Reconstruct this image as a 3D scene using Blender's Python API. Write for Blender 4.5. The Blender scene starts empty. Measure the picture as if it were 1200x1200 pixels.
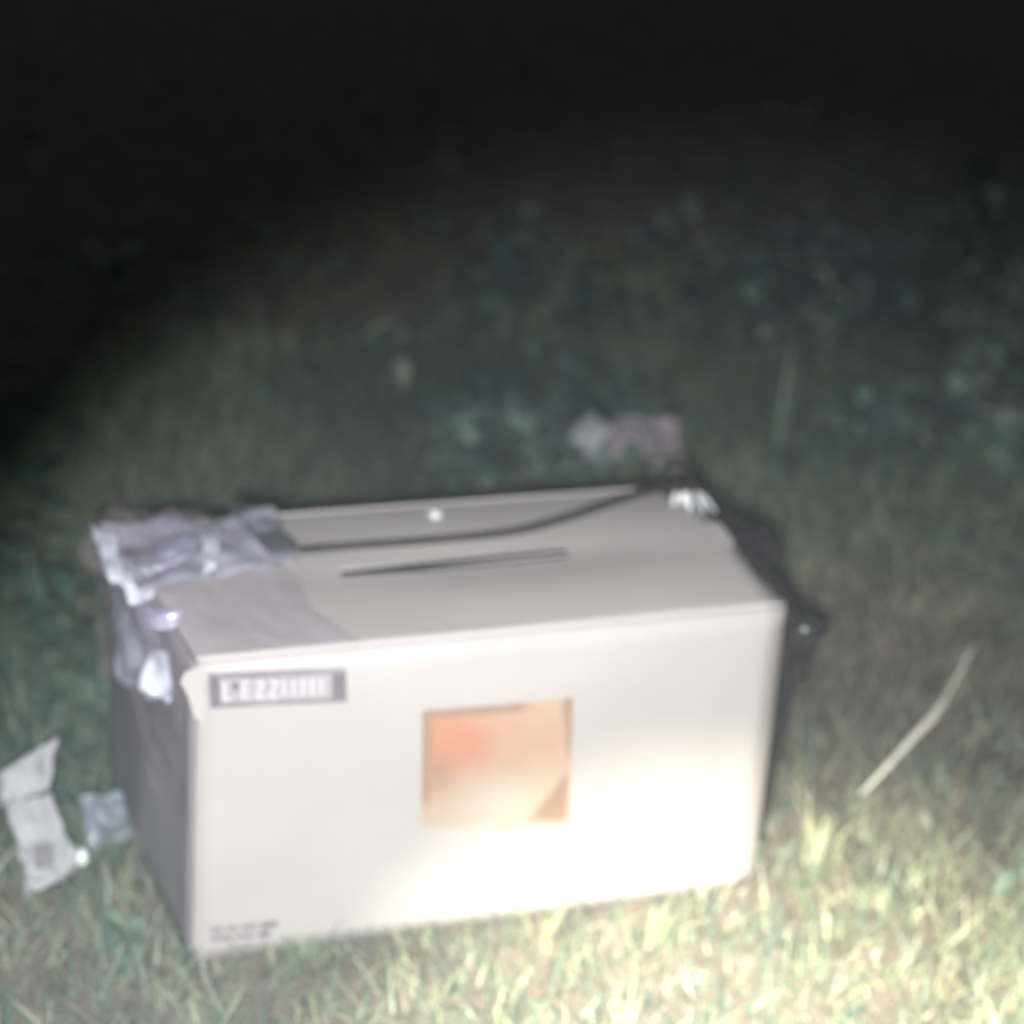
import bpy, bmesh, math, random
import numpy as np
from mathutils import Vector, Matrix, Euler, noise

S = bpy.context.scene
C = S.collection
rnd = random.Random(7)
rng = np.random.default_rng(11)

# ------------------------------------------------------------------ camera
FPX = 1800.0                                   # focal length in pixels of a 1200 px wide picture
cam_d = bpy.data.cameras.new("camera")
cam = bpy.data.objects.new("camera", cam_d); C.objects.link(cam)
cam_d.sensor_width = 36; cam_d.lens = FPX / 1200 * 36
CAM = Vector((-0.356, -0.993, 0.906))
CROT = Euler((math.radians(64.1), math.radians(-4.3), math.radians(-17.3)), 'XYZ')
cam.location = CAM; cam.rotation_euler = CROT
cam_d.clip_start = 0.02; cam_d.clip_end = 400
cam_d.dof.use_dof = True                       # focused a little in front of the box
cam_d.dof.focus_distance = 0.86
cam_d.dof.aperture_fstop = 3.25
S.camera = cam
CM = CROT.to_matrix()

# ------------------------------------------------------------------ night sky
w = bpy.data.worlds.new("World"); S.world = w; w.use_nodes = True
nt = w.node_tree; bg = nt.nodes['Background']
sky = nt.nodes.new('ShaderNodeTexSky'); sky.sky_type = 'NISHITA'; sky.sun_disc = False
sky.sun_elevation = math.radians(-1.0); sky.sun_rotation = math.radians(200)
nt.links.new(sky.outputs[0], bg.inputs[0]); bg.inputs[1].default_value = 0.15

# ------------------------------------------------------------------ hand torch (beside the camera)
def torch(name, loc, target, energy, cone, blend, color, radius):
    l = bpy.data.lights.new(name, 'SPOT'); l.energy = energy; l.color = color
    l.spot_size = math.radians(cone); l.spot_blend = blend; l.shadow_soft_size = radius
    o = bpy.data.objects.new(name, l); C.objects.link(o); o.location = loc
    o.rotation_euler = (Vector(target) - Vector(loc)).to_track_quat('-Z', 'Y').to_euler()
    return o
TORCH = (-0.375, -1.01, 0.88)
torch("torch_hotspot", TORCH, (0.085, -0.350, 0.0), 390, 35.5, 1.0, (1.0, 0.955, 0.73), 0.010)
torch("torch_core", TORCH, (0.120, -0.12, 0.0), 16, 50, 1.0, (1.0, 0.96, 0.88), 0.010)
torch("torch_spill", TORCH, (0.185, -0.035, 0.0), 84, 60.5, 0.30, (0.93, 0.985, 1.0), 0.010)

# ------------------------------------------------------------------ colour management
S.view_settings.view_transform = 'Standard'; S.view_settings.look = 'None'
S.view_settings.exposure = 0.6; S.view_settings.gamma = 1
S.render.engine = 'CYCLES'

# ------------------------------------------------------------------ helpers
def ray(px, py):
    return (CM @ Vector(((px - 600) / FPX, (600 - py) / FPX, -1))).normalized()
def at(px, py, z=0.0):
    d = ray(px, py); t = (z - CAM.z) / d.z
    return CAM + d * t
def proj(P):
    c = CM.transposed() @ (Vector(P) - CAM)
    return 600 + FPX * c.x / -c.z, 600 - FPX * c.y / -c.z
def tag(o, label=None, cat=None, group=None, kind=None):
    if label: o['label'] = label
    if cat: o['category'] = cat
    if group: o['group'] = group
    if kind: o['kind'] = kind
    return o
def empty(name, loc, label, cat, group=None):
    o = bpy.data.objects.new(name, None); C.objects.link(o); o.location = loc
    o.empty_display_size = 0.05
    return tag(o, label, cat, group)
def mesh_obj(name, verts, faces, mat, parent=None, smooth=True, thick=0, origin=None):
    """verts in world space; the object's own origin is put at its base, or relative to its parent."""
    verts = [Vector(v) for v in verts]
    base = parent.matrix_world.translation.copy() if parent and parent.type == 'EMPTY' else None
    org = Vector((0, 0, 0))
    if parent is not None:
        org = wloc(parent)
        own = sum(verts, Vector()) / len(verts)
    else:
        own = Vector(origin) if origin is not None else Vector((sum(v.x for v in verts) / len(verts), sum(v.y for v in verts) / len(verts), min(v.z for v in verts)))
    m = bpy.data.meshes.new(name); m.from_pydata([v - own for v in verts], [], faces); m.update()
    if smooth: m.polygons.foreach_set('use_smooth', [True] * len(m.polygons))
    if mat: m.materials.append(mat)
    o = bpy.data.objects.new(name, m); C.objects.link(o)
    if parent is not None:
        o.parent = parent; o.location = own - org
    else: o.location = own
    WL[o.name] = own
    if thick:
        s = o.modifiers.new('thickness', 'SOLIDIFY'); s.thickness = thick; s.offset = 0
    return o
WL = {}
def wloc(o):
    return WL[o.name] if o.name in WL else Vector(o.location)
def grid(fn, nu, nv, u0=0, u1=1, v0=0, v1=1):
    V = []; F = []
    for j in range(nv + 1):
        for i in range(nu + 1):
            V.append(fn(u0 + (u1 - u0) * i / nu, v0 + (v1 - v0) * j / nv))
    for j in range(nv):
        for i in range(nu):
            a = j * (nu + 1) + i; F.append((a, a + 1, a + nu + 2, a + nu + 1))
    return V, F
def tube(path, radii, n=8, flat=1.0):
    """swept tube; flat<1 squashes it vertically"""
    V = []; F = []; m = len(path)
    for k, p in enumerate(path):
        p = Vector(p); a = Vector(path[max(k - 1, 0)]); b = Vector(path[min(k + 1, m - 1)])
        t = (b - a).normalized(); up = Vector((0, 0, 1)) if abs(t.z) < .92 else Vector((0.3, 1, 0))
        s = t.cross(up).normalized(); u = s.cross(t).normalized()
        r = radii[k] if isinstance(radii, (list, tuple)) else radii
        for q in range(n):
            an = 2 * math.pi * q / n
            V.append(p + s * math.cos(an) * r + u * math.sin(an) * r * flat)
    for k in range(m - 1):
        for q in range(n):
            F.append((k * n + q, k * n + (q + 1) % n, (k + 1) * n + (q + 1) % n, (k + 1) * n + q))
    F.append(tuple(range(n))[::-1]); F.append(tuple((m - 1) * n + q for q in range(n)))
    return V, F
def smooth_path(P, sub=5):
    P = [Vector(p) for p in P]; out = []
    for i in range(len(P) - 1):
        p0 = P[max(i - 1, 0)]; p1 = P[i]; p2 = P[i + 1]; p3 = P[min(i + 2, len(P) - 1)]
        for k in range(sub):
            t = k / sub
            out.append(0.5 * ((2 * p1) + (p2 - p0) * t + (2 * p0 - 5 * p1 + 4 * p2 - p3) * t * t + (3 * p1 - p0 - 3 * p2 + p3) * t ** 3))
    out.append(P[-1]); return out
def nz(p, s=1.0): return noise.noise(Vector(p) * s)

# ------------------------------------------------------------------ materials
def mat(name, col, rough=0.8, var=0.0, scale=30, bump=0.0, bscale=60, spec=0.3, col2=None, stretch=None):
    m = bpy.data.materials.new(name); m.use_nodes = True
    n = m.node_tree.nodes; l = m.node_tree.links; b = n['Principled BSDF']
    b.inputs['Roughness'].default_value = rough; b.inputs['Specular IOR Level'].default_value = spec
    tc = n.new('ShaderNodeTexCoord'); mp = n.new('ShaderNodeMapping'); l.new(tc.outputs['Object'], mp.inputs[0])
    if stretch: mp.inputs['Scale'].default_value = stretch
    nzt = n.new('ShaderNodeTexNoise'); nzt.inputs['Scale'].default_value = scale; nzt.inputs['Detail'].default_value = 6
    l.new(mp.outputs[0], nzt.inputs['Vector'])
    rp = n.new('ShaderNodeValToRGB'); l.new(nzt.outputs[0], rp.inputs[0])
    c2 = col2 or tuple(c * (1 - var) for c in col)
    rp.color_ramp.elements[0].position = .35; rp.color_ramp.elements[1].position = .65
    rp.color_ramp.elements[0].color = (*c2, 1); rp.color_ramp.elements[1].color = (*col, 1)
    l.new(rp.outputs[0], b.inputs['Base Color'])
    if bump:
        n2 = n.new('ShaderNodeTexNoise'); n2.inputs['Scale'].default_value = bscale; n2.inputs['Detail'].default_value = 5
        l.new(mp.outputs[0], n2.inputs['Vector'])
        bp = n.new('ShaderNodeBump'); bp.inputs['Strength'].default_value = bump; bp.inputs['Distance'].default_value = 0.004
        l.new(n2.outputs[0], bp.inputs['Height']); l.new(bp.outputs[0], b.inputs['Normal'])
    return m
def leaf_mat(name, cols, trans=0.3):
    """leaf colour from a ramp driven by a random value stored per blade"""
    m = bpy.data.materials.new(name); m.use_nodes = True
    n = m.node_tree.nodes; l = m.node_tree.links; n.remove(n['Principled BSDF'])
    at_ = n.new('ShaderNodeAttribute'); at_.attribute_name = 'shade'
    rp = n.new('ShaderNodeValToRGB'); l.new(at_.outputs['Fac'], rp.inputs[0])
    e = rp.color_ramp.elements
    while len(e) < len(cols): e.new(.5)
    for k, c in enumerate(cols): e[k].position = k / (len(cols) - 1); e[k].color = (*c, 1)
    d = n.new('ShaderNodeBsdfDiffuse'); t = n.new('ShaderNodeBsdfTranslucent'); g = n.new('ShaderNodeBsdfGlossy')
    g.inputs['Roughness'].default_value = .45; g.inputs['Color'].default_value = (.6, .6, .6, 1)
    mx = n.new('ShaderNodeMixShader'); mx.inputs[0].default_value = trans; m2 = n.new('ShaderNodeMixShader'); m2.inputs[0].default_value = .05
    l.new(rp.outputs[0], d.inputs[0]); l.new(rp.outputs[0], t.inputs[0])
    l.new(d.outputs[0], mx.inputs[1]); l.new(t.outputs[0], mx.inputs[2]); l.new(mx.outputs[0], m2.inputs[1]); l.new(g.outputs[0], m2.inputs[2])
    l.new(m2.outputs[0], n['Material Output'].inputs[0])
    return m
M_card = mat('white_cardboard', (.458, .410, .400), .62, .09, 5, .12, 30, .35, stretch=(1, 1, 1))
M_shaded = mat('shaded_cardboard', (.24, .22, .235), .7, .3, 8, .15, 30, .3, stretch=(1, 1, .4))  # greyer copy of the board, shade of the left end put into its colour
M_edge = mat('raw_cardboard_edge', (.40, .32, .25), .9, .2, 40)
M_tape = mat('frosted_tape', (.458, .408, .402), .5, .06, 20, .15, 60, .4)
M_greyprint = mat('grey_print', (.25, .225, .24), .6, .2, 60)
M_darkprint = mat('dark_print', (.17, .15, .165), .6, .2, 60)
M_midprint = mat('pale_grey_print', (.36, .33, .35), .6, .12, 60)
M_whiteprint = mat('white_print', (.52, .48, .49), .6, .05, 60)
M_picture = bpy.data.materials.new('faded_picture_print'); M_picture.use_nodes = True
_n = M_picture.node_tree.nodes; _a = _n.new('ShaderNodeAttribute'); _a.attribute_name = 'print'
M_picture.node_tree.links.new(_a.outputs['Color'], _n['Principled BSDF'].inputs['Base Color']); _n['Principled BSDF'].inputs['Roughness'].default_value = .6
M_brown = mat('brown_print', (.34, .25, .19), .6, .3, 30)
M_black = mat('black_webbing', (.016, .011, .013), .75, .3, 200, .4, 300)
M_cord = mat('black_cord', (.022, .015, .016), .6, .3, 300, .3, 400)
M_buckle = mat('black_plastic', (.02, .018, .02), .35, .1, 50, .05, 60, .5)
M_paper = mat('dirty_white_paper', (.38, .37, .39), .7, .25, 35, .3, 60)
M_pink = mat('pinkish_paper', (.30, .25, .27), .7, .3, 25, .4, 60)
M_blue = mat('bluish_plastic', (.23, .25, .31), .35, .25, 18, .3, 40, .5)
M_chip = mat('white_paper_chip', (.85, .85, .87), .6, .05, 50)
M_soil = mat('soil', (.19, .15, .13), .95, .55, 12, .7, 40, .1, col2=(.09, .075, .066))
M_grass = leaf_mat('grass_blades', [(.028, .066, .054), (.068, .125, .098), (.15, .205, .145), (.28, .32, .20), (.40, .41, .25)])
M_dry = leaf_mat('dry_thatch', [(.13, .11, .095), (.25, .235, .17), (.41, .41, .27), (.58, .57, .41)], .25)
M_clover = leaf_mat('ground_leaves', [(.030, .075, .062), (.05, .11, .09), (.09, .16, .13), (.14, .21, .16)], .25)
M_weed = leaf_mat('weed_leaves', [(.028, .065, .050), (.06, .115, .088), (.15, .23, .16), (.30, .38, .30)], .3)
M_mixed = leaf_mat('patch_leaves', [(.020, .055, .050), (.05, .105, .095), (.11, .185, .165), (.22, .31, .27), (.42, .50, .43)], .3)
M_pale = leaf_mat('pale_leaves', [(.16, .24, .16), (.30, .38, .27), (.44, .50, .38), (.5, .55, .42)], .3)
M_stalk = mat('straw_stalk', (.80, .76, .64), .6, .2, 40)
M_bush = leaf_mat('bush_leaves', [(.010, .030, .020), (.018, .045, .03), (.03, .06, .04)], .15)
M_stem = mat('brown_stem', (.09, .075, .05), .8, .3, 40)
def film_mat(name, col, opa):
    m = bpy.data.materials.new(name); m.use_nodes = True
    n = m.node_tree.nodes; l = m.node_tree.links; b = n['Principled BSDF']
    b.inputs['Base Color'].default_value = (*col, 1); b.inputs['Roughness'].default_value = .22
    b.inputs['Specular IOR Level'].default_value = .9
    tr = n.new('ShaderNodeBsdfTransparent'); tr.inputs[0].default_value = (.93, .93, .96, 1)
    mx = n.new('ShaderNodeMixShader'); l.new(tr.outputs[0], mx.inputs[1]); l.new(b.outputs[0], mx.inputs[2])
    tc = n.new('ShaderNodeTexCoord'); nn = n.new('ShaderNodeTexNoise'); nn.inputs['Scale'].default_value = 13; nn.inputs['Detail'].default_value = 4
    l.new(tc.outputs['Object'], nn.inputs['Vector'])
    mr = n.new('ShaderNodeMapRange'); mr.inputs[1].default_value = .35; mr.inputs[2].default_value = .7
    mr.inputs[3].default_value = opa * .6; mr.inputs[4].default_value = min(1, opa * 1.35)
    l.new(nn.outputs[0], mr.inputs[0]); l.new(mr.outputs[0], mx.inputs[0])
    bp = n.new('ShaderNodeBump'); bp.inputs['Strength'].default_value = .3; bp.inputs['Distance'].default_value = .004
    l.new(nn.outputs[0], bp.inputs['Height']); l.new(bp.outputs[0], b.inputs['Normal'])
    l.new(mx.outputs[0], n['Material Output'].inputs[0])
    return m
M_lavender = film_mat('lavender_film', (.38, .36, .44), .7)
M_darkfilm = film_mat('dark_film', (.10, .095, .11), .8)
M_film2 = film_mat('pale_film', (.42, .38, .50), .75)
M_film = film_mat('clear_plastic_film', (.66, .53, .56), .20)
M_glint = film_mat('white_film_glint', (.62, .62, .70), .8)  # white base colour standing in for glints on the plastic

# ------------------------------------------------------------------ ground
H = 0.29
FLb, FRb = at(225, 1129, 0), at(881, 1036, 0)
FLt, FRt, BRt, BLt = at(232, 778, H), at(920, 712, H), at(803, 563, H), at(130, 611, H)
dep_r = BRt - FRt; dep_l = BLt - FLt
BRb = FRb + dep_r; BLb = FLb + dep_l
def in_box(x, y, m=0.0):
    P = [FLb, FRb, BRb, BLb]
    for i in range(4):
        a = P[i]; b = P[(i + 1) % 4]
        e = Vector((b.x - a.x, b.y - a.y)).normalized()
        if e.x * (y - a.y) - e.y * (x - a.x) < -m: return False
    return True
def gh(x, y):
    h = 0.028 * nz((x * 1.3, y * 1.3, 3.1)) + 0.010 * nz((x * 5, y * 5, 1.7)) + 0.004 * nz((x * 17, y * 17, 4.2))
    cx, cy = 0.0, 0.12; d = math.hypot((x - cx) / 1.5, y - cy)
    k = min(1, max(0, (d - .22) / .5)); h = h * k - 0.004 * (1 - k)
    far = max(0, math.hypot(x, y) - 3.0)
    return h + min(far * .02, .5) * nz((x * .35, y * .35, 9.0))
ax = sorted(set(np.round(np.concatenate([np.arange(-1.6, 2.4, .03), np.arange(-8, 12, .25), np.arange(-120, 121, 8)]), 3)))
ay = sorted(set(np.round(np.concatenate([np.arange(-1.4, 2.6, .03), np.arange(-4, 14, .25), np.arange(-120, 121, 8)]), 3)))
V = [(x, y, gh(x, y)) for y in ay for x in ax]; nx = len(ax)
F = [(j * nx + i, j * nx + i + 1, (j + 1) * nx + i + 1, (j + 1) * nx + i) for j in range(len(ay) - 1) for i in range(nx - 1)]
g = mesh_obj('ground', V, F, M_soil, origin=(0, 0, 0)); tag(g, kind='structure')

# ------------------------------------------------------------------ grass and ground cover (countless)
def meadow(x, y):
    # distance past the ragged edge where the weeds stop and bare earth begins
    return (y - .30 * x) - (1.45 + .18 * nz((x * 2.3, y * .4, 8.8)))
def scatter(n, dens_pow, xr, yr, keep=None):
    """random points, thinner away from the box"""
    out = []
    while len(out) < n:
        x = rng.uniform(*xr, 4096); y = rng.uniform(*yr, 4096)
        d = np.hypot(x - .1, y - .2); k = rng.uniform(0, 1, 4096) < 1 / np.maximum(1, d / .7) ** dens_pow
        for a, b in zip(x[k], y[k]):
            if in_box(a, b, .004): continue
            if keep and not keep(a, b): continue
            m_ = meadow(a, b)
            if m_ > 0 and rnd.random() > .10 * math.exp(-m_ * 1.2): continue
            out.append((a, b))
            if len(out) >= n: break
    return np.array(out)
def blades(name, pts, hmin, hmax, wid, lean, mat_, label, cat, seg=3, shade_noise=2.0, sh_bias=0.0, widen=0.25, wet=None):
    n = len(pts); z = np.array([gh(a, b) for a, b in pts]) - .004
    d = np.hypot(pts[:, 0] - .1, pts[:, 1] - .2)
    patch = np.array([nz((a * shade_noise, b * shade_noise, 7.7)) for a, b in pts])
    hh = rng.uniform(hmin, hmax, n) * np.where((pts[:, 1] < .10) & (pts[:, 1] > -.30), .62, 1) * (1 + .5 * patch) * (1 + .10 * np.minimum(d, 6))
    ww = wid * rng.uniform(.6, 1.3, n) * (1 + widen * d)
    az = rng.uniform(0, 2 * np.pi, n); ln = rng.uniform(lean[0], lean[1], n)
    fa = az + np.pi / 2 + rng.normal(0, .5, n)
    V = np.zeros((n, seg * 2 + 1, 3)); 
    for k in range(seg + 1):
        t = k / seg; r = hh * np.sin(ln * t) ; zz = hh * (t * np.cos(ln * t * .8))
        px = pts[:, 0] + np.cos(az) * r; py = pts[:, 1] + np.sin(az) * r; pz = z + np.maximum(zz, .002 * t)
        w_ = ww * (1 - t ** 1.6) * .5
        if k < seg:
            V[:, 2 * k, :] = np.stack([px - np.cos(fa) * w_, py - np.sin(fa) * w_, pz], 1)
            V[:, 2 * k + 1, :] = np.stack([px + np.cos(fa) * w_, py + np.sin(fa) * w_, pz], 1)
        else: V[:, 2 * k, :] = np.stack([px, py, pz], 1)
    nv = seg * 2 + 1; tris = []
    for k in range(seg - 1):
        a = 2 * k; tris += [(a, a + 1, a + 3), (a, a + 3, a + 2)]
    tris.append((2 * seg - 2, 2 * seg - 1, 2 * seg)); tris = np.array(tris)
    Fa = (tris[None] + (np.arange(n) * nv)[:, None, None]).reshape(-1)
    sh = np.clip(.45 + .55 * patch + rng.normal(0, .20, n) + sh_bias, 0, 1)
    return raw_mesh(name, V.reshape(-1, 3), Fa, np.repeat(sh, nv), mat_, label, cat)
def raw_mesh(name, V, Fa, sh, mat_, label=None, cat=None, kind='stuff', parent=None):
    m = bpy.data.meshes.new(name); nf = len(Fa) // 3
    m.vertices.add(len(V)); m.vertices.foreach_set('co', V.astype(np.float32).ravel())
    m.loops.add(len(Fa)); m.loops.foreach_set('vertex_index', Fa.astype(np.int32))
    m.polygons.add(nf); m.polygons.foreach_set('loop_start', np.arange(0, nf * 3, 3, dtype=np.int32))
    m.polygons.foreach_set('loop_total', np.full(nf, 3, dtype=np.int32))
    a = m.attributes.new('shade', 'FLOAT', 'POINT'); a.data.foreach_set('value', sh.astype(np.float32))
    m.update(calc_edges=True); m.validate(); m.materials.append(mat_)
    o = bpy.data.objects.new(name, m); C.objects.link(o)
    if parent: o.parent = parent
    if label: tag(o, label, cat)
    if kind: o['kind'] = kind
    return o
# the earth is barer and browner right of the box, lush to the left and far right
def dry_zone(x, y):
    return max(math.exp(-(((x - .60) / .42) ** 2 + ((y - .38) / .46) ** 2)), math.exp(-(((x - .12) / .45) ** 2 + ((y - .62) / .16) ** 2)))
XR, YR = (-3.2, 5.2), (-.95, 8.5)
P = scatter(95000, 1.7, XR, YR, lambda a, b: rnd.random() > 1.05 * dry_zone(a, b))
blades('grass', P, .025, .080, .0024, (.2, 1.25), M_grass, 'short uneven green grass growing all over the dark ground', 'grass')
P = scatter(26000, 1.5, (-2.2, 3.2), (-.95, 5.0), lambda a, b: rnd.random() < .30 + .30 * dry_zone(a, b) + (.25 if b < .1 and a > -.1 else 0))  # extra pale straw before the box, brightening the torch pool through colour
blades('dry_grass', P, .03, .075, .0024, (1.0, 1.5), M_dry, 'matted dry straw-coloured grass lying between the green blades', 'dry grass', sh_bias=-.02)
def leaflets(name, pts, size, label, cat, mat_, up=.04):
    n = len(pts); z = np.array([gh(a, b) for a, b in pts])
    d = np.hypot(pts[:, 0] - .1, pts[:, 1] - .2); patch = np.array([nz((a * 3, b * 3, 2.2)) for a, b in pts])
    s = size * rng.uniform(.5, 1.4, n) * (1 + .12 * d); az = rng.uniform(0, 2 * np.pi, n); tl = rng.uniform(-.2, .9, n)
    zc = z + up * rng.uniform(.1, 1, n) * (1 + .2 * d)
    ca, sa = np.cos(az), np.sin(az); V = np.zeros((n, 5, 3))
    for k, (l, w_, b) in enumerate([(0, 0, 0), (.5, .38, .10), (1, 0, -.05), (.5, -.38, .10), (.5, 0, .0)]):
        L = l * s; W_ = w_ * s
        V[:, k, 0] = pts[:, 0] + ca * L * np.cos(tl) - sa * W_; V[:, k, 1] = pts[:, 1] + sa * L * np.cos(tl) + ca * W_
        V[:, k, 2] = zc + L * np.sin(tl) + b * s
    t = np.array([(0, 4, 1), (1, 4, 2), (2, 4, 3), (3, 4, 0)])
    Fa = (t[None] + (np.arange(n) * 5)[:, None, None]).reshape(-1)
    sh = np.clip(.45 + .4 * patch + rng.normal(0, .22, n), 0, 1)
    raw_mesh(name, V.reshape(-1, 3), Fa, np.repeat(sh, 5), mat_, label, cat)
P = scatter(22000, 1.3, XR, YR, lambda a, b: rnd.random() > .8 * dry_zone(a, b) and nz((a * 2.2, b * 2.2, 5.5)) > -.12 and b > .15)
leaflets('ground_cover', P, .014, 'low dark leafy ground cover spreading through the grass', 'ground cover', M_clover)

P = scatter(15000, 1.0, (-2.6, 4.2), (-.4, 4.6), lambda a, b: nz((a * 2.6, b * 2.6, 15.5)) > (-.06 if a < .8 else -.25) and rnd.random() > dry_zone(a, b) * 1.3 and (b > .75 or a < -.55 and b > .3 or a > 1.0))
leaflets('leafy_ground_cover', P, .034, 'broad-leaved blue-green weeds growing in loose patches through the grass', 'ground cover', M_mixed, .085)

# ------------------------------------------------------------------ the cardboard box
def bil(a, b, c, d, u, v): return a * (1 - u) * (1 - v) + b * u * (1 - v) + c * u * v + d * (1 - u) * v
def Ff(u, v, off=0.0):                                          # front face, v upward
    p = bil(FLb, FRb, FRt, FLt, u, v); e = min(u, 1 - u, v, 1 - v); k = min(1, e / .08)
    n = (FRb - FLb).cross(FLt - FLb).normalized()
    return p + n * (off + k * (.0060 * nz((u * 2.6, v * 1.9, 1)) + .0012 * nz((u * 9, v * 6, 2)) + .0022 * math.sin(math.pi * u) * math.sin(math.pi * v)))
def Ft(u, v, off=0.0):                                          # lid, v towards the back
    p = bil(FLt, FRt, BRt, BLt, u, v)
    sag = -.006 * math.exp(-((v - .5) / .16) ** 2) * math.sin(math.pi * u)
    k = min(1, min(u, 1 - u, v, 1 - v) / .06)
    return p + Vector((0, 0, off + sag + k * .0018 * nz((u * 3.1, v * 2.4, 6))))
def Fl(u, v, off=0.0):                                          # left end, u from front to back
    p = bil(FLb, BLb, BLt, FLt, u, v); k = min(1, min(u, 1 - u, v, 1 - v) / .1)
    return p + Vector((-1, -.25, 0)).normalized() * (off + k * (.004 * nz((u * 2.3, v * 2.3, 12))))
def inv(fn, px, py):
    u, v = .5, .5
    for _ in range(25):
        a = proj(fn(u, v)); b = proj(fn(u + 1e-3, v)); c = proj(fn(u, v + 1e-3))
        J = np.array([[(b[0] - a[0]) / 1e-3, (c[0] - a[0]) / 1e-3], [(b[1] - a[1]) / 1e-3, (c[1] - a[1]) / 1e-3]])
        d = np.linalg.solve(J, [px - a[0], py - a[1]]); u += d[0]; v += d[1]
    return u, v
box = empty('cardboard_box', (0, 0.12, 0), 'large white cardboard box with an orange picture on its front, lying closed on the grass', 'cardboard box')
T = .0035
def panel(name, fn, u0=0, u1=1, v0=0, v1=1, nu=24, nv=16, mt=M_card, parent=box, thick=T, lab=None):
    V, F = grid(lambda u, v: fn(u, v), nu, nv, u0, u1, v0, v1)
    o = mesh_obj(name, V, F, mt, parent, thick=thick)
    if lab: o['label'] = lab
    return o
front = panel('front_panel', Ff)
panel('side_panel', lambda u, v: Fl(u, v), .02, 1, 0, .985, mt=M_shaded, lab='left side of the box, its shade painted as greyer board')
panel('side_panel', lambda u, v: bil(FRb, BRb, BRt, FRt, u, v) , .015, 1, 0, .985)
panel('back_panel', lambda u, v: bil(BLb, BRb, BRt, BLt, u, v), .015, .985, 0, .985)
panel('bottom_panel', lambda u, v: bil(FLb, FRb, BRb, BLb, u, v) + Vector((0, 0, .003)), .02, .98, .02, .98)
fflap = panel('top_flap', lambda u, v: Ft(u, v) + Vector((0, 0, .0018)), .0, 1, .0, .492, lab='front top flap of the box')
rflap = panel('top_flap', lambda u, v: Ft(u, v) + Vector((0, 0, .0018 - .010 * max(0, (v - .5) * 2) ** 1.5)), .004, .998, .508, 1, lab='rear top flap of the box')
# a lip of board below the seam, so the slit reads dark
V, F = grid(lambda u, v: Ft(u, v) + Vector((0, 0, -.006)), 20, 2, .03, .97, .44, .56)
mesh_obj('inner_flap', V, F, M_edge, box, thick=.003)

def patch(name, fn, quad, off, mt, parent, nu=8, nv=4, wob=0):
    """flat print following a face; quad = pixel corners TL, TR, BR, BL mapped once to that face"""
    Q = [Vector(inv(fn, *q)) for q in quad]
    def f(s, t):
        q = Q[0] * (1 - s) * (1 - t) + Q[1] * s * (1 - t) + Q[2] * s * t + Q[3] * (1 - s) * t
        return fn(q.x + (wob * nz((s * 7, t * 7, 3)) if wob else 0), q.y + (wob * nz((s * 7, t * 7, 9)) if wob else 0), off)
    V, F = grid(f, nu, nv)
    return mesh_obj(name, V, [tuple(reversed(a)) for a in F], mt, parent)
def poly(name, fn, pts, off, mt, parent):
    uv = [inv(fn, *q) for q in pts]
    return mesh_obj(name, [fn(u, v, off) for u, v in uv], [tuple(range(len(pts)))], mt, parent, smooth=False)
O = T / 2 + .0006
# name label, upper left of the front
lab = patch('printed_label', Ff, [(243, 787), (405, 781), (406, 821), (246, 829)], O, M_greyprint, box, 16, 4)
lab['label'] = 'grey lettered label in the upper left corner of the front'
patch('label_field', Ff, [(258, 794), (388, 789), (388, 815), (259, 821)], O + .0005, M_midprint, lab, 12, 3)
# letters: strokes of light ink
def stroke(a, b, w_, mt=M_whiteprint, parent=lab, off=O + .001):
    a = Vector(a); b = Vector(b); d = (b - a).normalized(); s = Vector((-d.y, d.x)) * w_ / 2
    return [(*(a + s),), (*(b + s),), (*(b - s),), (*(a - s),)]
def letter(x, shape, w_=3.6, mt=M_whiteprint, sc=1.0):
    """one letter of the label as one mesh"""
    V = []; F = []
    for (ax_, ay_, bx, by) in shape:
        y0 = 817.5 - (x - 262) * .045
        q = stroke((x + ax_ * sc, y0 - ay_), (x + bx * sc, y0 - by), w_)
        k = len(V); V += [Ff(*inv(Ff, *p), O + .0010) for p in q]; F.append((k, k + 1, k + 2, k + 3))
    o = mesh_obj('letter', V, F, mt, lab, smooth=False)
L_ = [(1, 21, 1, 1), (0, 1, 9, 1)]
E_ = [(1, 20, 1, 0), (0, 20, 9, 20), (0, 10.5, 8, 10.5), (0, 1, 9, 1)]
Z_ = [(0, 19, 10, 19), (9, 19, 1, 2), (0, 1.5, 10, 1.5)]
I_ = [(1, 20, 1, 1)]
letter(261, L_, 4.2); letter(283, E_, 4.0)
letter(299, Z_, 4.0); letter(315, Z_, 3.6)
for k in range(5): letter(331 + k * 11, I_, 3.6)
patch('label_dot', Ff, [(271, 797), (279, 797), (279, 806), (271, 806)], O + .0011, M_darkprint, lab, 2, 2)
patch('label_block', Ff, [(389, 787), (404, 786), (404, 817), (389, 818)], O + .0011, M_darkprint, lab, 2, 2)
patch('label_block', Ff, [(245, 791), (256, 790), (257, 824), (246, 826)], O + .0011, M_darkprint, lab, 2, 2)
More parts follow.
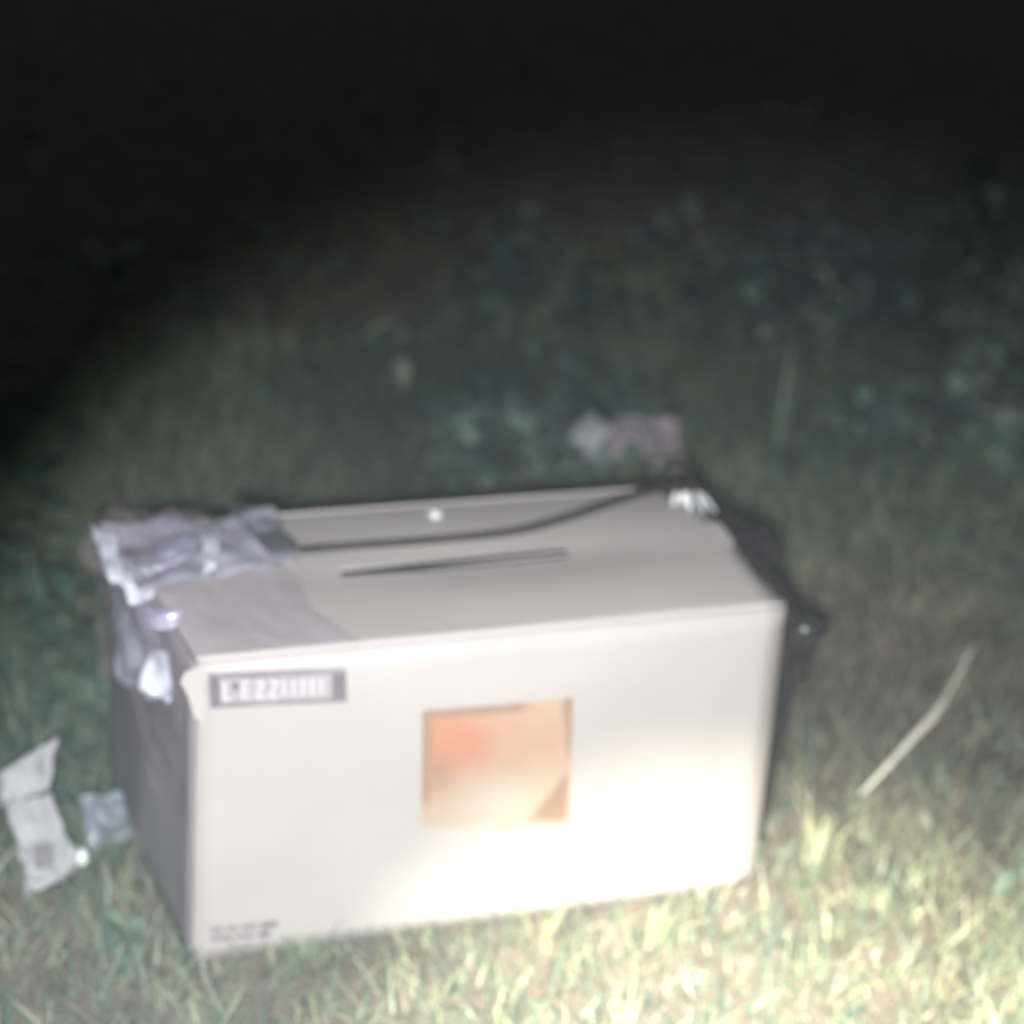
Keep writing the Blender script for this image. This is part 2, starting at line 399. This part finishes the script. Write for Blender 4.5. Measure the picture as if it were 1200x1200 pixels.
# orange picture
pic = patch('printed_picture', Ff, [(492, 829), (672, 813), (668, 975), (490, 1000)], O, M_picture, box, 48, 44)
pic['label'] = 'faded orange picture with brown border printed in the middle of the front'
def blob(x, y, cx, cy, rx, ry): return math.exp(-((x - cx) / rx) ** 2 - ((y - cy) / ry) ** 2)
def sm(a, b, x): x = min(1, max(0, (x - a) / (b - a))); return x * x * (3 - 2 * x)
pc = []
for j in range(45):
    for i in range(49):
        x, y = i / 48, j / 44                                    # y downward
        n1 = .5 + .5 * nz((x * 5, y * 5, 40)); n2 = .5 + .5 * nz((x * 12, y * 12, 44))
        c = Vector((.46, .325, .24))                            # peach
        c = c.lerp(Vector((.46, .205, .135)), min(1, 1.1 * blob(x, y, .16, .24, .28, .26) + .75 * n1 * blob(x, y, .5, .35, .5, .34)))
        c = c.lerp(Vector((.48, .40, .34)), blob(x, y, .5, .68, .35, .2))
        br = max(sm(.10, .04, x) * sm(.72, .55, y), sm(.10, .04, y) * sm(.75, .6, x), sm(.93, .97, x) * sm(.5, .3, y), sm(.90, .95, x) * blob(x, y, 1, .08, .3, .1),
                 1.5 * sm(1.32, 1.46, x + y * .78) * sm(.95, .88, y) * sm(.99, .95, x), .7 * blob(x, y, .12, .45, .1, .12))
        c = c.lerp(Vector((.29, .185, .13)), min(1, br * (.75 + .45 * n2)))
        c = c.lerp(Vector((.458, .410, .400)), max(sm(.80, .93, y + .12 * n1 - .12 * x), sm(.02, 0, min(x, 1 - x, y))))
        pc += [c.x, c.y, c.z, 1]
ca = pic.data.color_attributes.new('print', 'FLOAT_COLOR', 'POINT'); ca.data.foreach_set('color', pc)

# small faded print, lower left of the front
small = patch('small_print', Ff, [(240, 1082), (328, 1073), (328, 1098), (241, 1106)], O, M_card, box, 8, 3)
small['label'] = 'small illegible grey print at the bottom left of the front'
for r_ in range(2):
    x = 246
    while x < 320:
        wd = rnd.choice([14, 19, 24]); y = 1085 + r_ * 10 - (x - 246) * .10
        patch('print_word', Ff, [(x, y), (x + wd, y - wd * .1), (x + wd, y + 6 - wd * .1), (x, y + 6)], O + .0005, M_darkprint if x > 285 else M_greyprint, small, 1, 1)
        x += wd + 4
# tape over the ends of the seam, flat black strip painting the dark of the slit
def tape(quad, name='packing_tape', mt=M_tape, off=.0032, lab_=None):
    o = patch(name, Ft, quad, off, mt, box, 10, 5, .004)
    if lab_: o['label'] = lab_
    return o
def uvtape(u0, u1, v0, v1):
    V, F = grid(lambda u, v: Ft(u, v) + Vector((0, 0, .0045 + .0008 * nz((u * 9, v * 9, 1)))), 16, 5, u0, u1, v0, v1)
    return mesh_obj('packing_tape', V, F, M_tape, box)
uvtape(inv(Ft, 664, 654)[0], .995, .40, .60); uvtape(.002, inv(Ft, 402, 680)[0], .42, .58)
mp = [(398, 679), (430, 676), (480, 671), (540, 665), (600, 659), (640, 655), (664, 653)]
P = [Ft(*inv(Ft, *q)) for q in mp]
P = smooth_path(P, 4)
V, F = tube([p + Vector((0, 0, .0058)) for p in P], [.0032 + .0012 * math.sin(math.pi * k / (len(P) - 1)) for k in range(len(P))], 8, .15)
o = mesh_obj('seam_dark_strip', V, F, M_cord, box); o['label'] = 'dark slit between the two top flaps, laid on as a flat black strip'
# white chip lying on the lid
c0 = Ft(*inv(Ft, 510, 611)) + Vector((0, 0, .004))
V = [c0 + Vector((math.cos(a) * .007 * (1 + .3 * math.sin(3 * a)), math.sin(a) * .008, .001 + .003 * (k % 2))) for k, a in enumerate([i * math.tau / 9 for i in range(9)])] + [c0 + Vector((0, 0, .007))]
o = mesh_obj('paper_chip', V, [(i, (i + 1) % 9, 9) for i in range(9)] + [tuple(range(9))[::-1]], M_chip, smooth=False)
tag(o, 'tiny bright white paper chip lying on the rear flap of the box', 'paper scrap')

# ------------------------------------------------------------------ plastic film over the left end
bag = empty('plastic_bag', (*BLb.xy, 0), 'crumpled clear plastic bag pulled over the left end of the box', 'plastic bag')
def film(u, v):
    """u 0..1 along the box end from front to back, v: 0..1 on the lid inward, <0 hanging down the end"""
    cr = (.003 + .007 * u) * nz((u * 4, v * 4, 4)) + .0015 * nz((u * 11, v * 9, 8))
    if v >= 0:
        edge = .255 - .10 * u - .02 * math.sin(u * 9)
        p = Ft(edge * v, .002 + .99 * u) + Vector((0, 0, .0055 + abs(cr) * 1.2 + .010 * math.exp(-((v) / .25) ** 2) * u))
    else:
        p = Fl(.03 + .96 * u, 1 + v * (.50 + .10 * math.sin(u * 7)), 0) + Vector((-1, -.2, 0)) * (.007 + .018 * u * math.exp(-((v + .12) / .15) ** 2) + abs(cr) * 1.6)
    return p
V, F = grid(film, 34, 60, 0, 1, -1, 1)
o = mesh_obj('film', V, F, M_film, bag)
# folds of the film; the white ones put its highlights into colour
def fold(path, radii, flat=.25):
    V, F = tube(smooth_path(path, 4), [1] , 7) if False else (None, None)
    sp = smooth_path(path, 4); n = len(sp)
    R_ = [radii[0] + (radii[1] - radii[0]) * k / (n - 1) if len(radii) == 2 else np.interp(k / (n - 1), np.linspace(0, 1, len(radii)), radii) for k in range(n)]
    R_ = [float(r * (1 + .25 * nz((k * .9, 3, 3)))) for k, r in enumerate(R_)]
    V, F = tube(sp, R_, 7, flat)
    mesh_obj('glint_fold', V, F, M_glint, bag)
def crumple(name, quad, hs, mt, label, cat, nu=14, nv=14, amp=.010, fr=9, th=.0015, seed=0, parent=None):
    """creased sheet hung between four corners; its outline wanders with the creases"""
    Q = [at(q[0], q[1], h) for q, h in zip(quad, hs)]
    n = (Q[1] - Q[0]).cross(Q[3] - Q[0]).normalized()
    def f(u, v):
        p = bil(Q[0], Q[1], Q[2], Q[3], u, v)
        d = nz((p.x * fr * 4, p.y * fr * 4, seed + p.z * fr * 4)); e = abs(nz((p.x * fr * 9, p.y * fr * 9, seed + 5)))
        return p + n * amp * (d + .6 * e) + Vector((nz((u * 4, v * 4, seed)), nz((u * 4, v * 4, seed + 3)), 0)) * amp * .6
    V, F = grid(f, nu, nv)
    o = mesh_obj(name, V, F, mt, parent, thick=th)
    if label: tag(o, label, cat)
    return o
crumple('bag_mouth', [(112, 611), (318, 596), (350, 650), (160, 690)], [H + .012, H + .016, H + .010, H + .012], M_lavender, None, None, 26, 14, amp=.012, fr=6, seed=21, parent=bag)
crumple('dark_film_strip', [(262, 588), (296, 588), (352, 646), (318, 650)], [H + .018, H + .018, H + .013, H + .013], M_darkfilm, None, None, 8, 12, amp=.004, fr=8, seed=24, parent=bag)  # narrow strip of darker film across the rear left of the lid
crumple('hanging_film', [(112, 640), (232, 745), (196, 830), (140, 800)], [H + .004, H - .004, H - .07, H - .10], M_lavender, None, None, 20, 16, amp=.010, fr=6, seed=27, parent=bag)
for q, hs, sd in [([(104, 611), (136, 622), (147, 684), (130, 680)], [.026, .024, .010, .010], 1),
              ([(142, 672), (176, 660), (180, 702), (150, 708)], [.012, .014, -.004, -.006], 2),
              ([(236, 618), (262, 610), (252, 664), (239, 668)], [.026, .026, .022, .022], 3),
              ([(176, 760), (204, 764), (198, 824), (160, 806)], [-.030, -.028, -.060, -.055], 4),
              ([(182, 632), (238, 628), (222, 656), (176, 668)], [.024, .024, .022, .022], 5),
              ([(170, 712), (214, 716), (204, 736), (178, 738)], [.012, .014, .004, .004], 6)]:
    crumple('glint_fold', q, [H + h for h in hs], M_glint if sd < 5 else M_film2, None, None, 10, 10, amp=.006, fr=10, seed=sd * 3.3, parent=bag)  # white pieces laid on as painted highlights of the plastic
# torn edge of board pushed out beside the label
o = poly('torn_corner', Ff, [(238, 777), (216, 786), (211, 798), (219, 812), (228, 840), (240, 846)], .0022, M_card, box)
o['label'] = 'torn corner of board sticking out beside the lettered label'

# ------------------------------------------------------------------ black strap
strap = empty('carry_strap', (*BRb.xy, 0), 'thin black cord across the lid and webbing at the right end of the box, with a narrow black strip below', 'strap')
cp = [(352, 652), (430, 646), (510, 640), (580, 633), (620, 626), (665, 613), (715, 596), (755, 583), (790, 575)]
P = smooth_path([Ft(*inv(Ft, *q)) + Vector((0, 0, .0065)) for q in cp], 5)
V, F = tube(P, [.0032 + .0010 * k / len(P) + .0003 * nz((k * .4, 0, 0)) for k in range(len(P))], 8)
mesh_obj('cord', V, F, M_cord, strap)
# second strand, loose, ending in the knot
k0 = at(800, 572, H + .012)
def lump(name, c, r, seed, parent, mt, sub=3, sq=(1, 1, 1), amp=.35, fr=1.0):
    bm = bmesh.new(); bmesh.ops.create_icosphere(bm, subdivisions=sub, radius=1)
    for v in bm.verts:
        d = 1 + amp * nz(v.co * 1.6 * fr + Vector((seed, 0, 0))) + amp * .4 * nz(v.co * 4 * fr + Vector((0, seed, 0)))
        v.co = Vector((v.co.x * sq[0], v.co.y * sq[1], v.co.z * sq[2])) * r * d
    V = [Vector(c) + v.co for v in bm.verts]; F = [tuple(v.index for v in f.verts) for f in bm.faces]; bm.free()
    return mesh_obj(name, V, F, mt, parent)
lump('knot', k0, .013, 2, strap, M_cord, sq=(1.6, 1, .7))
V, F = tube(smooth_path([at(778, 575, H + .012), at(772, 556, H + .022), at(792, 545, H + .030), at(808, 550, H + .024), at(806, 568, H + .012)], 6), .0024, 8)
mesh_obj('cord_loop', V, F, M_cord, strap)
# webbing: from the knot along the right edge of the lid, thick pad, then a narrow black strip down the end
def ribbon(name, pts, wid, side, mt, th=.004, wn=6):
    sp = smooth_path(pts, 6); n = len(sp); V = []; F = []
    W_ = np.interp(np.linspace(0, 1, n), np.linspace(0, 1, len(wid)), wid)
    for k, p in enumerate(sp):
        for q in range(wn + 1):
            s = q / wn - .5
            V.append(p + Vector(side) * float(W_[k]) * s + Vector((0, 0, .003 * nz((k * .35, q * .4, 2)))) + Vector((0.6, 0, 1)) * float(W_[k]) * (.25 - s * s) * .5)
    for k in range(n - 1):
        for q in range(wn):
            a = k * (wn + 1) + q; F.append((a, a + 1, a + wn + 2, a + wn + 1))
    return mesh_obj(name, V, F, mt, strap, thick=th)
ribbon('webbing', [at(803, 574, H + .008), at(828, 584, H + .004), at(852, 606, H + .004), at(874, 636, H + .002), at(900, 678, H), at(922, 708, H - .004), at(934, 736, H - .012)],
       [.008, .012, .016, .036, .026, .014, .018], Vector((.86, .45, -.2)), M_black, .005)
lump('pad', at(884, 638, H - .008), .021, 5, strap, M_black, sq=(.85, 1.5, .8), amp=.2)
lump('buckle', at(944, 738, H - .024), .014, 8, strap, M_buckle, 2, sq=(1.2, .9, .9), amp=.4)
ribbon('hanging_strip', [at(934, 730, H - .02), at(929, 770, H - .055), at(920, 820, H - .10), at(911, 868, H - .145), at(901, 925, H - .195), at(891, 985, .035)],
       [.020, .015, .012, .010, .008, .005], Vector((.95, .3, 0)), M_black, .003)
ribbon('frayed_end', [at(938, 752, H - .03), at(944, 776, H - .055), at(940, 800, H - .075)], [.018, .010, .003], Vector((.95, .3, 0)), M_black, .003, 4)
# frayed white packing thread under the knot
wad = empty('plastic_scrap', Ft(*inv(Ft, 800, 592)), 'small tattered white plastic scrap caught under the black knot', 'plastic scrap')
for k, (a, b, c_) in enumerate([((797, 583), (801, 596), .0045), ((803, 586), (808, 604), .003), ((792, 584), (789, 598), .003), ((812, 590), (824, 606), .0022), ((806, 584), (838, 606), .002)]):
    u1, u2 = inv(Ft, *a), inv(Ft, *b)
    P = [Ft(*u1, .010), (Ft(*u1, .013) + Ft(*u2, .012)) / 2, Ft(*u2, .005)]
    V, F = tube(smooth_path(P, 3), [c_ * .6, c_, c_, c_, c_, c_ * .7, c_ * .3], 6, .5)
    mesh_obj('shred', V, F, M_chip, wad)

# ------------------------------------------------------------------ litter on the ground
# crushed white carton, far left
ct = empty('crushed_carton', at(60, 1020, 0), 'crushed dirty white carton with a dark printed square, lying in grass left of the box', 'carton')
crumple('upper_panel', [(2, 905), (68, 862), (58, 926), (4, 942)], [.10, .13, .085, .075], M_paper, None, None, amp=.006, seed=2, parent=ct)
crumple('middle_panel', [(5, 941), (60, 930), (80, 985), (22, 996)], [.076, .084, .05, .045], M_paper, None, None, amp=.004, seed=4, parent=ct)
crumple('lower_panel', [(22, 995), (80, 984), (102, 1012), (32, 1052)], [.045, .05, .025, .012], M_paper, None, None, amp=.006, seed=6, parent=ct)
crumple('end_panel', [(-40, 900), (2, 905), (4, 942), (-30, 960)], [.03, .10, .075, .02], M_paper, None, None, amp=.004, seed=9, parent=ct)
o = crumple('printed_square', [(38, 990), (63, 986), (64, 1012), (42, 1020)], [.054, .056, .040, .036], M_darkprint, None, None, 5, 5, amp=.001, th=0, parent=ct)
lump('torn_tab', at(96, 1004, .034), .008, 3, ct, M_chip, 2, sq=(.7, .8, 1))
crumple('plastic_packet', [(92, 932), (142, 926), (158, 985), (104, 998)], [.07, .075, .018, .014], M_blue, 'small crumpled bluish plastic packet between the carton and the box', 'plastic packet', amp=.010, seed=12)
# pinkish paper behind the box
pk = empty('crumpled_paper', at(730, 530, .0), 'crumpled pinkish grey paper lying in the grass behind the box', 'paper')
crumple('paper_sheet', [(664, 500), (790, 486), (806, 536), (690, 542)], [.11, .10, .05, .05], M_pink, None, None, 20, 12, amp=.022, fr=8, seed=3, parent=pk)
crumple('paper_corner', [(658, 518), (690, 482), (722, 502), (692, 532)], [.09, .13, .12, .09], M_paper, None, None, 8, 8, amp=.008, fr=8, seed=8, parent=pk)
crumple('paper_corner', [(772, 543), (800, 538), (812, 552), (786, 558)], [.14, .15, .12, .12], M_pink, None, None, 8, 8, amp=.006, fr=8, seed=18, parent=pk)

# ------------------------------------------------------------------ straw stalk and plants
P = [at(1008, 932, .02), at(1040, 898, .045), at(1072, 862, .065), at(1095, 838, .080), at(1118, 800, .095), at(1142, 756, .11)]
sp = smooth_path(P, 4)
st = empty('straw_stalk', at(1008, 932, 0), 'long pale dry stalk leaning across the grass right of the box', 'stalk')
V, F = tube(sp, [float(np.interp(k / (len(sp) - 1), [0, .35, .62, .7, 1], [.0016, .0034, .0042, .0020, .0014])) for k in range(len(sp))], 6)
mesh_obj('stem', V, F, M_stalk, st)
b0 = at(1068, 866, .064); 
V = [b0, b0 + Vector((.008, .002, .012)), at(1100, 830, .095), at(1108, 822, .10), at(1090, 846, .078)]
mesh_obj('leaf_sheath', V, [(0, 1, 2, 3, 4)], M_stalk, st, smooth=False, thick=.0008)

def plant(name, px, py, hz, n, L, W_, spread, mt, label, cat, seed, group=None, upright=.6, sh=(.2, .9)):
    """single weed: stem plus separate large leaves joined to it"""
    r = random.Random(seed); b = at(px, py, 0); b.z = gh(b.x, b.y) - .004
    e = empty(name, b, label, cat, group)
    top = b + Vector((r.uniform(-.3, .3) * spread, r.uniform(-.3, .3) * spread, hz))
    P = smooth_path([b, (b + top) / 2 + Vector((r.uniform(-.01, .01), 0, 0)), top], 4)
    V, F = tube(P, [.0022 * (1 - .6 * k / len(P)) for k in range(len(P))], 5)
    mesh_obj('stem', V, F, M_stem, e)
    proto = []
    for q in range(n):
        t = (q + .5) / n; p = P[min(len(P) - 1, int(t * len(P)))]
        az = q * 2.4 + r.uniform(-.4, .4); l = L * r.uniform(.6, 1.15); w_ = W_ * r.uniform(.7, 1.15)
        el = r.uniform(.1, upright + .5); d = Vector((math.cos(az), math.sin(az), 0)); s = Vector((-d.y, d.x, 0))
        V = []; K = 5
        for k in range(K + 1):
            x = k / K; c = p + d * l * x * math.cos(el * (1 - .5 * x)) + Vector((0, 0, l * (x * math.sin(el) - .55 * x * x)))
            ww = w_ * math.sin(math.pi * min(1, x * .92 + .06)) ** .8 * .5
            V += [c - s * ww + Vector((0, 0, ww * .45)), c, c + s * ww + Vector((0, 0, ww * .45))]
        Fq = []
        for k in range(K):
            a = 3 * k; Fq += [(a, a + 1, a + 4, a + 3), (a + 1, a + 2, a + 5, a + 4)]
        o = mesh_obj('leaf', V, Fq, mt, e)
        at_ = o.data.attributes.new('shade', 'FLOAT', 'POINT'); at_.data.foreach_set('value', [r.uniform(*sh)] * len(V))
    return e
plant('leafy_weed', 1165, 560, .10, 11, .045, .026, .05, M_pale, 'broad pale-leaved weed at the right edge, level with the top of the box', 'weed', 1, sh=(.5, 1))
plant('leafy_weed', 1166, 640, .05, 5, .030, .018, .03, M_pale, 'small weed with one bright leaf below the broad pale-leaved weed', 'weed', 2)
plant('leafy_weed', 1140, 452, .14, 16, .085, .045, .10, M_weed, 'large drooping weed near the right edge below the dark bush', 'weed', 3, sh=(.5, 1))
plant('leafy_weed', 958, 425, .16, 7, .060, .030, .05, M_pale, 'tall thin weed with two pale leaves behind the right end of the box', 'weed', 4, sh=(.5, 1))
plant('leafy_weed', 462, 462, .11, 5, .065, .026, .06, M_pale, 'weed with two bright slanting leaves far behind the box lid', 'weed', 5, sh=(.5, 1))
plant('leafy_weed', 78, 850, .14, 15, .055, .030, .06, M_weed, 'dark green weed between the carton and the plastic bag', 'weed', 6, sh=(.05, .7))
plant('leafy_weed', 30, 800, .16, 12, .070, .030, .06, M_weed, 'tall dark weed at the left edge above the carton', 'weed', 7, sh=(.05, .6))
plant('leafy_weed', 60, 660, .12, 12, .060, .026, .06, M_weed, 'dark weed left of the film-wrapped corner', 'weed', 8, sh=(.0, .5))
plant('leafy_weed', 128, 600, .07, 6, .035, .016, .04, M_weed, 'small weed right behind the film-wrapped corner', 'weed', 9, sh=(.3, .8))
plant('leafy_weed', 524, 556, .07, 5, .035, .018, .03, M_pale, 'small weed with a pale leaf just behind the lid above the white chip', 'weed', 10, sh=(.0, .4))
plant('leafy_weed', 1176, 884, .03, 4, .020, .014, .01, M_pale, 'small weed with a bright white leaf at the right edge past the dry stalk', 'weed', 11, sh=(.8, 1))
plant('leafy_weed', 1060, 545, .10, 9, .05, .022, .05, M_weed, 'mid green weed behind the bare brown patch', 'weed', 12, sh=(.1, .6))
plant('leafy_weed', 1190, 1060, .05, 6, .035, .016, .03, M_weed, 'small weed at the lower right edge in the torchlight', 'weed', 13, sh=(.4, 1))
plant('leafy_weed', 150, 1120, .04, 8, .030, .018, .03, M_weed, 'small weed at the lower left corner of the box', 'weed', 14, sh=(.3, 1))
plant('leafy_weed', 690, 415, .16, 14, .07, .032, .08, M_weed, 'bushy dark weed far behind the crumpled paper', 'weed', 15, sh=(.0, .5))
plant('leafy_weed', 560, 420, .16, 14, .07, .032, .08, M_weed, 'dark weed far behind the middle of the lid', 'weed', 16, sh=(.0, .5))

def tuft(name, px, py, n, hmin, hmax, wid, label, cat, seed, mt=M_grass, lean=.5, sh=(.3, 1)):
    r = random.Random(seed); b = at(px, py, 0); b.z = gh(b.x, b.y) - .004
    V = []; F = []; S_ = []
    for q in range(n):
        az = r.uniform(0, math.tau); ln = r.uniform(.05, lean); h = r.uniform(hmin, hmax); w_ = wid * r.uniform(.6, 1.2)
        d = Vector((math.cos(az), math.sin(az), 0)); s = Vector((-d.y, d.x, 0)); p0 = b + d * r.uniform(0, .02); k0 = len(V); c = r.uniform(*sh)
        for k in range(5):
            t = k / 4; c_ = p0 + d * h * math.sin(ln * t) * t * 1.2 + Vector((0, 0, h * t * math.cos(ln * t)))
            ww = w_ * (1 - t ** 2) * .5 + .0002
            V += [c_ - s * ww, c_ + s * ww]; S_ += [c, c]
        for k in range(4):
            a = k0 + 2 * k; F += [(a, a + 1, a + 3, a + 2)]
    o = mesh_obj(name, V, F, mt, None, origin=b)
    at_ = o.data.attributes.new('shade', 'FLOAT', 'POINT'); at_.data.foreach_set('value', S_)
    tag(o, label, cat); return o
tuft('grass_tuft', 905, 560, 22, .10, .24, .004, 'tall thin grass tuft rising behind the right end of the box', 'grass tuft', 1, sh=(.25, .6), lean=.35)
tuft('grass_tuft', 925, 640, 9, .06, .14, .004, 'sparse grass tuft just beside the black pad', 'grass tuft', 2, sh=(.5, 1))
tuft('grass_tuft', 955, 1000, 14, .04, .09, .005, 'pale grass tuft at the lower right corner of the box', 'grass tuft', 3, M_dry, .7, (.6, 1))
tuft('grass_tuft', 760, 1110, 12, .03, .07, .005, 'brightly lit grass tuft before the right half of the front', 'grass tuft', 4, M_grass, .6, (.7, 1))
tuft('grass_tuft', 352, 1135, 10, .02, .055, .005, 'short grass tuft before the small print', 'grass tuft', 5, M_grass, .6, (.6, 1))
tuft('grass_tuft', 640, 1105, 12, .02, .06, .006, 'short yellow grass tuft under the orange picture', 'grass tuft', 6, M_grass, .8, (.7, 1))
tuft('grass_tuft', 1100, 1165, 14, .03, .08, .005, 'bright upright tuft near the lower right corner of the picture', 'grass tuft', 7, M_dry, .5, (.1, .6))
tuft('grass_tuft', 1090, 610, 14, .06, .13, .005, 'green tuft on the far side of the bare brown patch', 'grass tuft', 8, M_grass, .5, (.1, .7))
tuft('grass_tuft', 30, 880, 12, .06, .14, .005, 'dark tuft standing behind the crushed carton', 'grass tuft', 9, M_grass, .5, (.1, .7))

# dark bush, far right
bb = at(1104, 420, 0); bb.z = gh(bb.x, bb.y)
bush = empty('dark_bush', bb, 'dark narrow bush standing at the edge of the lit grass', 'bush')
for q in range(5):
    a = q * 1.3; P = smooth_path([bb, bb + Vector((math.cos(a) * .04, math.sin(a) * .02, .10)), bb + Vector((math.cos(a) * .05, math.sin(a) * .04, .20 + .015 * q))], 4)
    V, F = tube(P, [.005 * (1 - .8 * k / len(P)) for k in range(len(P))], 6); mesh_obj('branch', V, F, M_stem, bush)
n = 1500; r2 = np.random.default_rng(4)
a = r2.uniform(0, 2 * np.pi, n); zz = r2.uniform(.03, 1, n); rad = (.075 * np.sin(np.pi * (zz * .8 + .14)) ) * r2.uniform(.3, 1.1, n) ** .5
cc = np.stack([np.cos(a) * rad, np.sin(a) * rad, zz * .36], 1); Vv = np.zeros((n, 4, 3)); dd = r2.normal(0, 1, (n, 3)); dd /= np.linalg.norm(dd, axis=1)[:, None]
ee = np.cross(dd, r2.normal(0, 1, (n, 3))); ee /= np.linalg.norm(ee, axis=1)[:, None]; sz = r2.uniform(.009, .02, n)[:, None]
Vv[:, 0] = cc - dd * sz; Vv[:, 1] = cc + ee * sz * .4; Vv[:, 2] = cc + dd * sz; Vv[:, 3] = cc - ee * sz * .4
Fa = (np.array([(0, 1, 2), (0, 2, 3)])[None] + (np.arange(n) * 4)[:, None, None]).reshape(-1)
raw_mesh('foliage', Vv.reshape(-1, 3), Fa, np.repeat(np.clip(r2.normal(.25, .2, n), 0, 1), 4), M_bush, kind='stuff', parent=bush)

# ------------------------------------------------------------------ night mist that the torch beam lights up
bm = bmesh.new(); bmesh.ops.create_cube(bm, size=1)
m = bpy.data.meshes.new('haze'); bm.to_mesh(m); bm.free()
hz = bpy.data.objects.new('haze', m); C.objects.link(hz); hz.scale = (246, 246, 4.2); hz.location = (0, 0, -.2)
tag(hz, kind='stuff')
hm = bpy.data.materials.new('mist'); hm.use_nodes = True; n = hm.node_tree.nodes; n.remove(n['Principled BSDF'])
v = n.new('ShaderNodeVolumePrincipled'); v.inputs['Density'].default_value = 0.009; v.inputs['Color'].default_value = (.85, .88, .9, 1)
hm.node_tree.links.new(v.outputs[0], n['Material Output'].inputs['Volume']); m.materials.append(hm)
